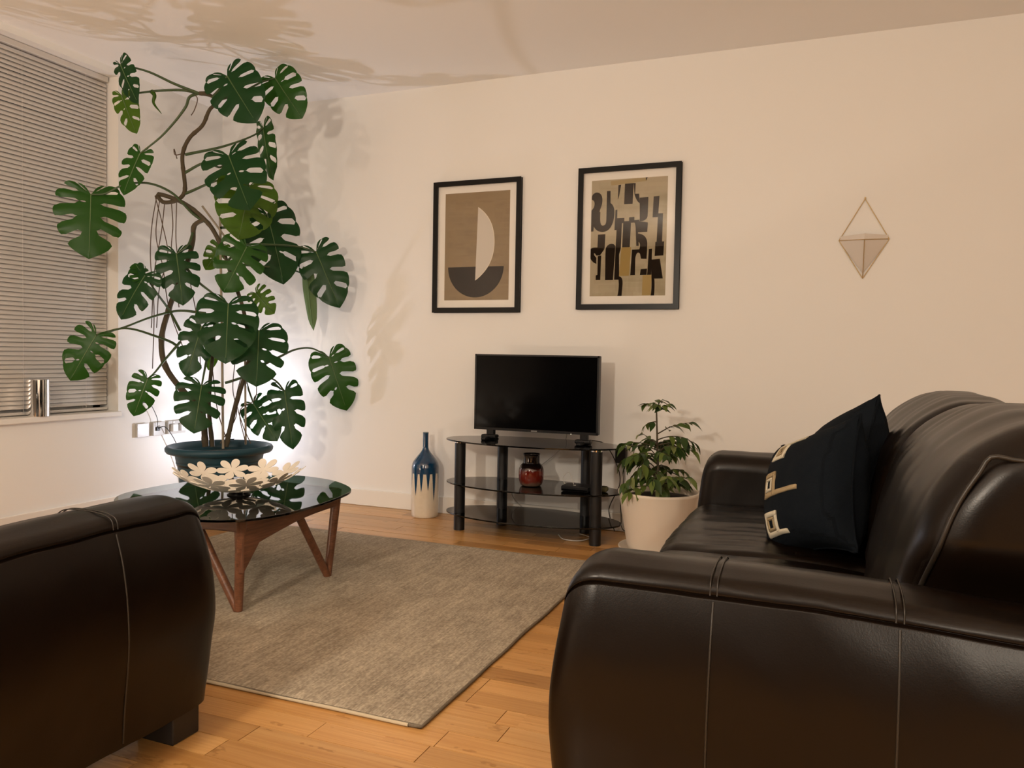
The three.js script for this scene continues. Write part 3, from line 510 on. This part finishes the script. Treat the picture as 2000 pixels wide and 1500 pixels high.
{
  const plate = (l, z0, z1, n) => { const o = thing(n, l, 'socket', [0, .485, (z0 + z1) / 2]), w = (z1 - z0) / 2; obj('back_box', box(0, .016, -.042, .042, -w, w, .003), M.plate, o); obj('face_plate', box(.0155, .021, -.043, .043, -w - .001, w + .001, .0025), M.plate, o); return o; };
  const a = plate('blank white wall plate, leftmost of the three under the sill', .655, .743, 'wall_socket'); for (const z of [-.03, .03]) obj('screw', cyl(V(.0205, 0, z), V(.0222, 0, z), .003, .003, 10), M.steel, a);
  const b = plate('single white wall socket with a dark flex, middle of the three', .53, .618, 'wall_socket'); obj('flex_outlet', box(.02, .03, -.012, .012, -.002, .028, .004), M.blackPlastic, b);
  const c = plate('double white wall socket holding two plugs next to the planter', .352, .498, 'wall_socket'); for (const z of [-.036, .036]) obj('plug', [box(.02, .048, -.026, .022, z - .024, z + .024, .008)], M.whitePlastic, c);
  for (const z of [-.04, .03]) obj('switch', box(.0205, .0245, .026, .04, z - .006, z + .006, .001), M.whitePlastic, c);
  tag(obj('lamp_flex', tube([[.03, .487, .588], [.045, .50, .56], [.06, .43, .50], [.055, .22, .40], [.05, .02, .36], [.12, .006, .35], [.34, .006, .345]], .0028, 70), M.cordBlack), 'thin dark flex running from the middle socket behind the green pot', 'cable');
  tag(obj('thin_flex', tube([[.03, .497, .60], [.035, .54, .60], [.04, .60, .63], [.036, .645, .66], [.012, .655, .67], [.004, .655, .69]], .0022, 50), M.cordBlack), 'thin dark flex rising from the middle socket to the wall below the blind', 'cable');
}

// ---------------------------------------------------------------- monstera
const PD = {"leaves":[[0.457,2.478,1.255,0.538,2.281,1.23,-0.149,-0.182,0.972,0.779,0.05,0.25,0,0],[0.366,2.356,1.167,0.438,2.158,1.146,0.198,-0.033,0.98,0.694,0.05,0.25,2,1],[0.891,2.471,0.953,1.048,2.23,0.922,0.345,0.102,0.933,1.072,0.08,0.1,0,1],[1.014,2.525,0.709,1.152,2.314,0.662,0.33,0.007,0.944,0.973,0.08,0.1,1,1],[0.826,2.301,0.577,0.871,2.004,0.57,-0.303,-0.067,0.951,0.629,0.06,0.2,1,1],[0.418,2.058,1.093,0.356,1.837,1.158,0.317,0.187,0.93,0.715,0.08,0.25,1,0],[0.841,2.065,0.881,1.015,1.771,0.931,0.358,0.358,0.862,1.008,0.08,0.1,0,1],[0.829,1.941,0.697,0.812,1.634,0.759,0.8,0.074,0.596,1.158,0.06,0.1,2,1],[0.21,1.821,1.228,0.262,1.488,1.284,0.754,0.224,0.617,1.052,0.12,0.22,1,0],[0.741,1.827,0.435,0.878,1.422,0.439,0.726,0.252,0.64,0.845,0.1,0.12,0,1],[0.972,1.613,0.254,1.124,1.283,0.228,0.479,0.152,0.865,0.804,0.1,0.12,0,1],[0.896,1.464,0.237,0.93,1.132,0.236,-0.072,-0.01,0.997,0.303,0.05,0.4,3,0],[0.496,1.532,0.91,0.567,1.254,0.935,0.657,0.234,0.717,0.844,0.1,0.2,0,0],[0.824,1.587,0.713,0.773,1.331,0.829,0.733,0.156,0.662,1.003,0.12,0.15,1,1],[0.416,1.397,1.055,0.314,1.165,1.147,0.362,0.204,0.91,0.8,0.15,0.3,0,0],[0.395,1.379,1.042,0.35,1.469,1.057,0.892,0.418,0.17,1.459,0.1,0.3,1,0],[0.834,1.247,0.872,0.901,0.937,0.965,0.636,0.344,0.691,1.042,0.1,0.15,0,1],[0.678,1.346,0.457,0.778,1.222,0.422,0.244,-0.076,0.967,1.026,0.1,0.15,2,0],[0.596,1.123,0.821,0.583,0.847,0.923,0.589,0.255,0.767,0.725,0.1,0.15,0,0],[0.87,1.107,0.659,0.936,0.807,0.752,0.671,0.349,0.654,1.088,0.12,0.12,0,0],[0.984,0.957,0.124,1.111,0.636,0.118,0.511,0.187,0.839,0.854,0.18,0.15,1,0],[0.259,1.058,1.238,0.185,0.822,1.341,0.668,0.113,0.735,0.878,0.15,0.3,1,0],[0.428,0.822,1.05,0.397,0.622,1.113,0.739,0.098,0.667,0.803,0.12,0.25,1,0],[0.666,0.785,0.893,0.71,0.546,0.992,0.669,0.387,0.634,1.067,0.15,0.25,0,0],[0.741,0.666,0.544,0.919,0.47,0.567,0.323,0.395,0.86,0.787,0.1,0.15,0,1],[0.911,0.75,0.474,1.004,0.421,0.514,0.569,0.257,0.781,0.643,0.1,0.15,0,0],[0.506,1.624,0.568,0.431,1.478,0.614,0.671,-0.113,0.732,0.803,0.1,0.1,2,0],[0.551,0.971,0.673,0.54,0.873,0.702,0.698,0.136,0.703,0.653,0.1,0.1,2,0]],
"petioles":[[[0.457,2.478,1.255],[0.552,2.461,1.164],[0.626,2.424,1.061],[0.707,2.393,0.968]],
[[0.366,2.356,1.167],[0.526,2.394,1.069],[0.632,2.409,0.994],[0.712,2.391,0.965]],
[[0.891,2.471,0.953],[0.848,2.416,0.951],[0.771,2.375,0.932]],
[[1.014,2.525,0.709],[0.945,2.503,0.737],[0.849,2.431,0.8],[0.784,2.361,0.919]],
[[0.826,2.301,0.577],[0.799,2.259,0.611],[0.691,2.166,0.743],[0.554,2.087,0.906]],
[[0.418,2.058,1.093],[0.519,2.172,1.027],[0.63,2.329,0.977],[0.644,2.377,0.969],[0.707,2.393,0.968]],
[[0.841,2.065,0.881],[0.76,2.016,0.851],[0.637,2.049,0.845],[0.524,1.991,0.883]],
[[0.829,1.941,0.697],[0.733,1.963,0.788],[0.503,1.883,0.853]],
[[0.21,1.821,1.228],[0.268,1.829,1.193],[0.335,1.882,1.133],[0.416,1.909,1.035],[0.474,1.876,0.927],[0.539,1.765,0.819],[0.606,1.719,0.778]],
[[0.741,1.827,0.435],[0.662,1.747,0.534],[0.67,1.697,0.75]],
[[0.972,1.613,0.254],[0.92,1.633,0.328],[0.838,1.632,0.468],[0.721,1.618,0.602],[0.678,1.566,0.733]],
[[0.896,1.464,0.237],[0.832,1.495,0.261],[0.787,1.5,0.451],[0.706,1.494,0.713]],
[[0.496,1.532,0.91],[0.536,1.582,0.87],[0.52,1.673,0.808]],
[[0.824,1.587,0.713],[0.723,1.538,0.712],[0.661,1.478,0.73]],
[[0.416,1.397,1.055],[0.41,1.313,0.974],[0.387,1.219,0.857],[0.39,1.103,0.775]],
[[0.834,1.247,0.872],[0.676,1.321,0.835],[0.518,1.401,0.788],[0.462,1.474,0.809]],
[[0.596,1.123,0.821],[0.592,1.09,0.759],[0.604,0.971,0.723]],
[[0.87,1.107,0.659],[0.777,1.041,0.645],[0.744,0.929,0.666]],
[[0.984,0.957,0.124],[0.906,1.01,0.185],[0.884,1.005,0.323],[0.872,0.947,0.503],[0.794,0.869,0.645]],
[[0.259,1.058,1.238],[0.3,1.105,1.101],[0.353,1.176,0.937],[0.412,1.216,0.805],[0.556,1.204,0.746]],
[[0.428,0.822,1.05],[0.427,0.85,1.007],[0.405,0.928,0.905],[0.408,1.034,0.792]],
[[0.666,0.785,0.893],[0.62,0.876,0.821],[0.571,1.0,0.736]],
[[0.741,0.666,0.544],[0.696,0.751,0.537],[0.766,0.839,0.656]],
[[0.911,0.75,0.474],[0.916,0.82,0.576],[0.794,0.847,0.592],[0.659,0.797,0.698]],
[[0.25,1.063,1.23],[0.313,1.102,1.096],[0.356,1.068,0.94],[0.389,1.012,0.8],[0.414,0.967,0.798]]],
"stems":[[0.017,[[0.551,0.419,0.737],[0.524,0.637,0.749],[0.412,0.765,0.796],[0.33,0.899,0.831],[0.314,1.05,0.84],[0.35,1.206,0.828],[0.409,1.356,0.818],[0.475,1.498,0.807],[0.514,1.621,0.804],[0.529,1.708,0.808],[0.586,1.744,0.789]]],[0.012,[[0.664,1.601,0.742],[0.611,1.71,0.775],[0.514,1.809,0.825],[0.436,1.855,0.87],[0.354,1.875,0.91],[0.371,1.837,0.889],[0.447,1.847,0.862],[0.499,1.888,0.856],[0.541,2.087,0.912],[0.597,2.171,0.92],[0.684,2.239,0.911],[0.74,2.316,0.918],[0.795,2.361,0.915],[0.761,2.385,0.941],[0.707,2.393,0.968],[0.744,2.396,0.954]]],[0.013,[[0.664,0.422,0.692],[0.709,0.641,0.676],[0.76,0.823,0.658],[0.795,0.975,0.647],[0.757,1.244,0.666],[0.694,1.479,0.717],[0.665,1.624,0.744]]],[0.012,[[0.588,0.42,0.722],[0.569,0.669,0.732],[0.59,0.941,0.728],[0.612,1.241,0.724]]]],"canes":[[0.007,[[0.676,0.414,0.731],[0.668,0.972,0.734],[0.604,1.77,0.685]]],[0.006,[[0.757,0.433,0.633],[0.751,0.974,0.636]]],[0.006,[[0.636,1.638,0.656],[0.541,1.828,0.762]]]],
"roots":[[[0.345,1.861,0.909],[0.3,1.704,0.899],[0.278,1.529,0.889],[0.275,1.234,0.859],[0.262,0.874,0.857]],
[[0.359,1.853,0.9],[0.318,1.646,0.886],[0.34,1.472,0.858],[0.355,1.236,0.826],[0.442,0.968,0.787]],
[[0.384,1.843,0.886],[0.35,1.676,0.876],[0.293,1.442,0.873],[0.259,1.114,0.863]],
[[0.418,1.838,0.871],[0.413,1.706,0.854],[0.394,1.561,0.846],[0.411,1.237,0.804]],
[[0.447,1.844,0.861],[0.423,1.619,0.841],[0.425,1.532,0.83]],
[[0.339,1.869,0.914],[0.358,1.705,0.876],[0.372,1.531,0.851],[0.314,1.354,0.855],[0.287,1.115,0.851]],
[[0.529,1.708,0.808],[0.5,1.621,0.81],[0.478,1.475,0.803],[0.516,1.119,0.76],[0.525,0.879,0.753]],
[[0.743,0.823,0.665],[0.72,0.702,0.672],[0.753,0.551,0.656],[0.798,0.442,0.638]],
[[0.828,0.855,0.632],[0.821,0.704,0.632],[0.742,0.642,0.662],[0.77,0.436,0.649]],
[[0.542,2.092,0.913],[0.501,2.086,0.928],[0.504,2.117,0.938],[0.506,2.065,0.918]],
[[0.685,2.39,0.975],[0.693,2.369,0.961],[0.661,2.312,0.949],[0.638,2.286,0.948]],
[[0.564,1.12,0.741],[0.59,0.88,0.727],[0.616,0.639,0.713],[0.672,0.44,0.688]],
[[0.716,0.943,0.678],[0.701,0.762,0.681],[0.72,0.611,0.671],[0.63,0.439,0.705]]],"wisp":[[0.49,2.391,1.084],[0.506,2.369,1.078],[0.502,2.33,1.081],[0.545,2.269,1.067]]};
{
  const px = .644, pz = .721;
  const o = thing('potted_monstera', 'tall monstera with split leaves in a dark teal pot by the window', 'plant', [px, 0, pz]);
  const pot = obj('pot', lathe([[0, 0], [.19, 0], [.2, .006], [.205, .03], [.225, .25], [.235, .345], [.236, .368], [.240, .372], [.240, .390], [.272, .390], [.290, .394], [.299, .406], [.300, .420], [.293, .431], [.283, .434], [.272, .430], [.259, .418], [.250, .403], [.243, .36], [.235, .32], [0, .32]], 80), M.potGreen, o);
  obj('rim_band', lathe([[.2325, .330], [.240, .334], [.240, .342], [.2335, .346]], 80), M.potGreen, pot);
  obj('soil', lathe([[0, .385], [.12, .387], [.2, .38], [.244, .375], [.240, .35], [0, .35]], 40), M.soil, o);
  const W = a => V(a[0] - px, a[1], a[2] - pz);
  for (const [r, pts] of PD.stems) obj('stem', taperTube(pts.map(W), r * 1.1, r * .75, pts.length * 8, 10, pts.length * 5), M.stem, o);
  for (const [r, pts] of PD.canes) obj('support_cane', tube(pts.map(W), r, 20, 8), M.cane, o);
  for (const pts of PD.roots) obj('aerial_root', tube(pts.map(W), .0028, pts.length * 8, 5), M.root, o);
  for (const pts of PD.petioles) obj('petiole', taperTube(pts.map(W).reverse(), .0085, .0045, pts.length * 7, 7), M.stemGreen, o);
  obj('young_leaf', taperTube(PD.wisp.map(W), .013, .0015, 20, 7), leafMats[2], o);
  const out = new THREE.CatmullRomCurve3([[.012, .0], [.075, -.12], [.20, -.195], [.35, -.17], [.455, -.04], [.5, .16], [.49, .37], [.435, .59], [.33, .79], [.17, .94], [0, 1.03]].map(p => V(p[0], p[1], 0)));
  PD.leaves.forEach((L, li) => {
    const r = rng(100 + li * 7), b = W(L.slice(0, 3)), t = W(L.slice(3, 6)), n = V(...L.slice(6, 9)), [wr, droop, fold] = L.slice(9, 12), tone = L[12], closed = L[13];
    const ay = t.clone().sub(b), len = ay.length(); ay.normalize(); n.addScaledVector(ay, -n.dot(ay)).normalize(); const ax = ay.clone().cross(n);
    const young = len * wr < .1 || tone === 3, lobes = young ? 4 : 6, pos = [], idx = [];
    const def = (x, y, q, s, side) => { const z = -fold * 1.1 * x * x * wr - droop * y * Math.abs(y) + -.010 * Math.cos(q * 6.28) * s * (young ? 0 : 1) + .03 * N3(x * 3 + li, y * 3, li * 2.3) * s; return b.clone().addScaledVector(ax, x * wr * len).addScaledVector(ay, y * len).addScaledVector(n, z * len); };
    for (const side of [-1, 1]) {
      const cut = [0]; for (let k = 1; k < lobes; k++) cut.push(.13 + (k - .4) / lobes * .84 + .02 * (r() - .5)); cut.push(1);
      const gaps = cut.map((c, k) => k === 0 || k === lobes || young ? null : { s0: .2 + .2 * r(), g: (.018 + .012 * r()) * (c < .3 ? .6 : 1), end: closed ? (r() < .65 ? .93 + .05 * r() : 2) : (r() < .25 ? .93 : 2), hole: r() < .28 ? .006 + .005 * r() : 0 });
      const wf = (k, s) => { const G = gaps[k]; if (!G) return 0; let w = G.g * smooth(G.s0, G.s0 + .13, s) * (1 - .15 * s); if (G.end < 1) w *= 1 - smooth(G.end - .1, G.end, s); else w *= 1 + .5 * smooth(.8, 1, s); return w + G.hole * smooth(.12, .17, s) * (1 - smooth(.24, .3, s)); };
      const SS = [0, .06, .12, .145, .17, .2, .24, .27, .3, .36, .42, .48, .54, .6, .67, .74, .8, .85, .89, .93, .965, 1], TT = 5;
      for (let k = 0; k < lobes; k++) {
        const o0 = pos.length / 3, ragged = 1 - .03 * r();
        SS.forEach(s => { const a = cut[k] + wf(k, s), c = cut[k + 1] - wf(k + 1, s);
          for (let j = 0; j <= TT; j++) { const q = j / TT, tt = a + (c - a) * q, e = out.getPoint(tt), my = tt < .3 ? 0 : ((tt - .3) / .7) ** 1.6 * 1.03, open = !young && s > .7 ? (1 - .045 * Math.abs(2 * q - 1) ** 3 * smooth(.7, 1, s)) * (1 - (1 - ragged) * smooth(.7, 1, s)) : 1;
            const f = s * open, x = side * e.x * f, y = my + (e.y - my) * f + .05 * f * (1 - f) * (tt > .25 ? -1 : 0); const p = def(x, y, q, s, side); pos.push(p.x, p.y, p.z); } });
        for (let i = 0; i < SS.length - 1; i++) for (let j = 0; j < TT; j++) { const a = o0 + i * (TT + 1) + j, c = a + TT + 1; side > 0 ? idx.push(a, c, a + 1, a + 1, c, c + 1) : idx.push(a, a + 1, c, a + 1, c + 1, c); }
      }
    }
    const g = new THREE.BufferGeometry(); g.setAttribute('position', new THREE.Float32BufferAttribute(pos, 3)); g.setIndex(idx); g.computeVertexNormals();
    const leaf = obj(young ? 'young_leaf' : 'leaf', g, leafMats[tone], o);
    const mid = []; for (let k = 0; k <= 8; k++) mid.push(def(0, k / 8 * .93, .5, 0, 1).addScaledVector(n, .0012)); obj('midrib', taperTube(mid, .0032, .001, 16, 6), M.midrib, leaf);
  });
}
{ // the lamp behind the pot
  const l = thing('plant_lamp', 'small bare bulb lamp shining up from behind the teal pot', 'lamp', [.40, 0, .345]);
  obj('base', lathe([[0, 0], [.06, 0], [.062, .004], [.05, .012], [.01, .016], [0, .016]], 32), M.blackMetal, l);
  obj('pole', cyl(V(0, .012, 0), V(0, .40, 0), .006), M.blackMetal, l); obj('lamp_holder', cyl(V(0, .395, 0), V(0, .425, 0), .013, .015), M.blackPlastic, l);
  const bulb = obj('bulb', new THREE.SphereGeometry(.02, 24, 16), std(lin(.9, .9, .9), .5, { emissive: COOL, emissiveIntensity: 6 }), l); bulb.position.y = .445;
  const p = new THREE.PointLight(COOL, PLANT_LAMP_POWER, 0, 2); p.position.set(0, .445, 0); p.castShadow = true; p.shadow.radius = .5; l.add(p);
  const beam = new THREE.SpotLight(COOL, PLANT_BEAM_POWER, 0, 1.25, .5, 2); beam.position.set(0, .455, 0); beam.target.position.set(.24, 2.4, .20); l.add(beam); l.add(beam.target); beam.castShadow = true; beam.shadow.radius = .5;   // the bulb's mirrored underside throws most of it upwards
}

// ---------------------------------------------------------------- leafy plant in the white pot
{
  const cx = 3.175, cz = .42, o = thing('potted_fig', 'bushy small leaved weeping fig in a white tapered pot', 'plant', [cx, 0, cz]);
  obj('pot', lathe([[0, .02], [.135, .02], [.146, .024], [.155, .05], [.196, .29], [.203, .306], [.203, .318], [.198, .322], [.19, .318], [.186, .305], [.182, .27], [0, .27]], 64), M.potWhite, o);
  obj('soil', lathe([[0, .288], [.1, .29], [.184, .284], [.182, .26], [0, .26]], 32), M.soil, o);
  obj('saucer', lathe([[0, 0], [.165, 0], [.185, .01], [.198, .034], [.196, .038], [.19, .036], [.176, .018], [.16, .012], [0, .018]], 64), M.potWhite, o);
  // leaf shapes: folded, pointed ovals
  const leafGeo = (l, w, bend) => { const p = [], id = [], n = 7; for (let i = 0; i <= n; i++) { const t = i / n, ww = w * Math.sin(Math.PI * Math.min(1, t * .96 + .02) ** .8) * (1 - .25 * t); for (const s of [-1, 0, 1]) p.push(s * ww / 2, Math.abs(s) * ww * .16 - bend * t * t * l, t * l); } for (let i = 0; i < n; i++) for (let j = 0; j < 2; j++) { const a = i * 3 + j; id.push(a, a + 3, a + 1, a + 1, a + 3, a + 4); } const g = new THREE.BufferGeometry(); g.setAttribute('position', new THREE.Float32BufferAttribute(p, 3)); g.setIndex(id); g.computeVertexNormals(); return g; };
  const geos = [leafGeo(.060, .033, .30), leafGeo(.050, .028, .5), leafGeo(.066, .035, .4), leafGeo(.045, .025, .2)];
  const fm = [leafMat(.06, .10, .02, .15), leafMat(.12, .17, .035, .2), leafMat(.03, .06, .015, .12), leafMat(.22, .25, .09, .2)];
  const r = rng(2024), up = V(0, 1, 0);
  const addLeaf = (p, dir, k) => { const m = obj('leaf', geos[Math.floor(r() * 4)], fm[r() < .42 ? 0 : r() < .5 ? 1 : r() < .75 ? 2 : 3], o); m.position.copy(p); const d = dir.clone().normalize(), x = up.clone().cross(d).normalize(), y = d.clone().cross(x); m.quaternion.setFromRotationMatrix(new THREE.Matrix4().makeBasis(x, y, d)); m.rotateZ((r() - .5) * 1.1); m.scale.setScalar(k * (.85 + .4 * r())); };
  const trunk = [V(0, .28, 0), V(-.004, .40, .006), V(-.012, .54, .0), V(-.018, .66, .0), V(-.022, .75, .004)];
  obj('trunk', taperTube(trunk, .008, .0035, 30, 7), M.stem, o); const tc = new THREE.CatmullRomCurve3(trunk);
  let n = 0;
  const branch = (y, az, len, rise, sag, leaves, k = 1) => {
    const s = tc.getPoint(clamp((y - .28) / .47, 0, 1)), d = V(Math.cos(az), 0, Math.sin(az));
    const pts = []; for (let i = 0; i <= 5; i++) { const t = i / 5; pts.push(s.clone().addScaledVector(d, len * t).add(V(.01 * (r() - .5), rise * t - sag * t * t, .01 * (r() - .5)))); }
    obj('branch', taperTube(pts, .0035, .0012, 14, 5), M.stem, o); const c = new THREE.CatmullRomCurve3(pts);
    for (let i = 0; i < leaves; i++) { const t = .22 + .78 * (i + .5) / leaves, p = c.getPoint(t), tan = c.getTangent(t), sd = tan.clone().cross(up).multiplyScalar(i % 2 ? 1 : -1); addLeaf(p, tan.multiplyScalar(.7).addScaledVector(sd, .9 * (r() * .6 + .5)).add(V(0, -.12 - .4 * r(), 0)), k); n++; }
    addLeaf(c.getPoint(1), c.getTangent(1).add(V(0, -.4, 0)), k);
  };
  for (let i = 0; i < 25; i++) branch(.31 + .19 * r(), i * 2.4 + .3 * r(), .10 + .125 * r(), .12 + .07 * r(), .07 + .08 * r(), 7, 1.15);
  for (let i = 0; i < 5; i++) branch(.46 + .08 * r(), i * 1.05 + .4 * r(), .14 + .05 * r(), .07, .06, 8);
  branch(.55, .25, .20, .10, .10, 9); branch(.58, -.2, .16, .10, .04, 7); branch(.5, 2.6, .17, .07, .05, 8); branch(.52, 2.0, .13, .09, .02, 4);
  branch(.71, .4, .07, .06, .02, 6, .9); branch(.72, 3.0, .05, .05, .02, 5, .9); branch(.73, 1.6, .04, .05, .02, 5, .9); branch(.73, -1.2, .045, .05, .01, 5, .9); branch(.64, 3.2, .06, .01, .03, 3, .9);
}

// ---------------------------------------------------------------- warm pendants behind the viewer
function pendant(label, x, y, z, power) {
  const o = thing('pendant_lamp', label, 'lamp', [x, y, z], 0, 'glass globe pendants behind the viewer');
  obj('ceiling_rose', lathe([[0, RH - y - .03], [.05, RH - y - .03], [.055, RH - y - .02], [.055, RH - y], [0, RH - y]], 32), M.whitePlastic, o);
  obj('flex', cyl(V(0, .12, 0), V(0, RH - y - .025, 0), .003), M.cordWhite, o); obj('lamp_holder', cyl(V(0, .095, 0), V(0, .135, 0), .03, .022), M.steel, o);
  obj('globe', new THREE.SphereGeometry(.1, 32, 24), std(lin(.9, .88, .82), .4, { emissive: WARM, emissiveIntensity: 3 }), o);
  const p = new THREE.PointLight(WARM, power, 0, 2); p.castShadow = true; p.shadow.radius = 5; o.add(p);
}
pendant('warm glass globe pendant behind the viewer on the sofa side', 4.95, 1.75, 5.9, PENDANT_POWER * .55);
pendant('warm glass globe pendant behind the viewer on the window side', 2.5, 1.74, 5.05, PENDANT_POWER);

{ // low lamp on the floor by the window wall, out of view: it throws the leaf shadows up and to the right
  const l = thing('floor_lamp', 'low warm lamp standing on the floor by the window wall', 'lamp', [.42, 0, 4.6]);
  obj('base', lathe([[0, 0], [.08, 0], [.082, .006], [.07, .016], [.012, .02], [0, .02]], 32), M.blackMetal, l);
  obj('pole', cyl(V(0, .015, 0), V(0, .06, 0), .008), M.blackMetal, l); obj('lamp_holder', cyl(V(0, .055, 0), V(0, .085, 0), .018, .02), M.blackPlastic, l);
  obj('bulb', new THREE.SphereGeometry(.035, 24, 16), std(lin(.9, .88, .82), .5, { emissive: WARM, emissiveIntensity: 6 }), l).position.y = .112;
  const p = new THREE.PointLight(WARM, FLOOR_LAMP_POWER, 0, 2); p.position.set(0, .112, 0); p.castShadow = true; p.shadow.radius = 1.6; l.add(p);
}

renderer.render(scene, camera);
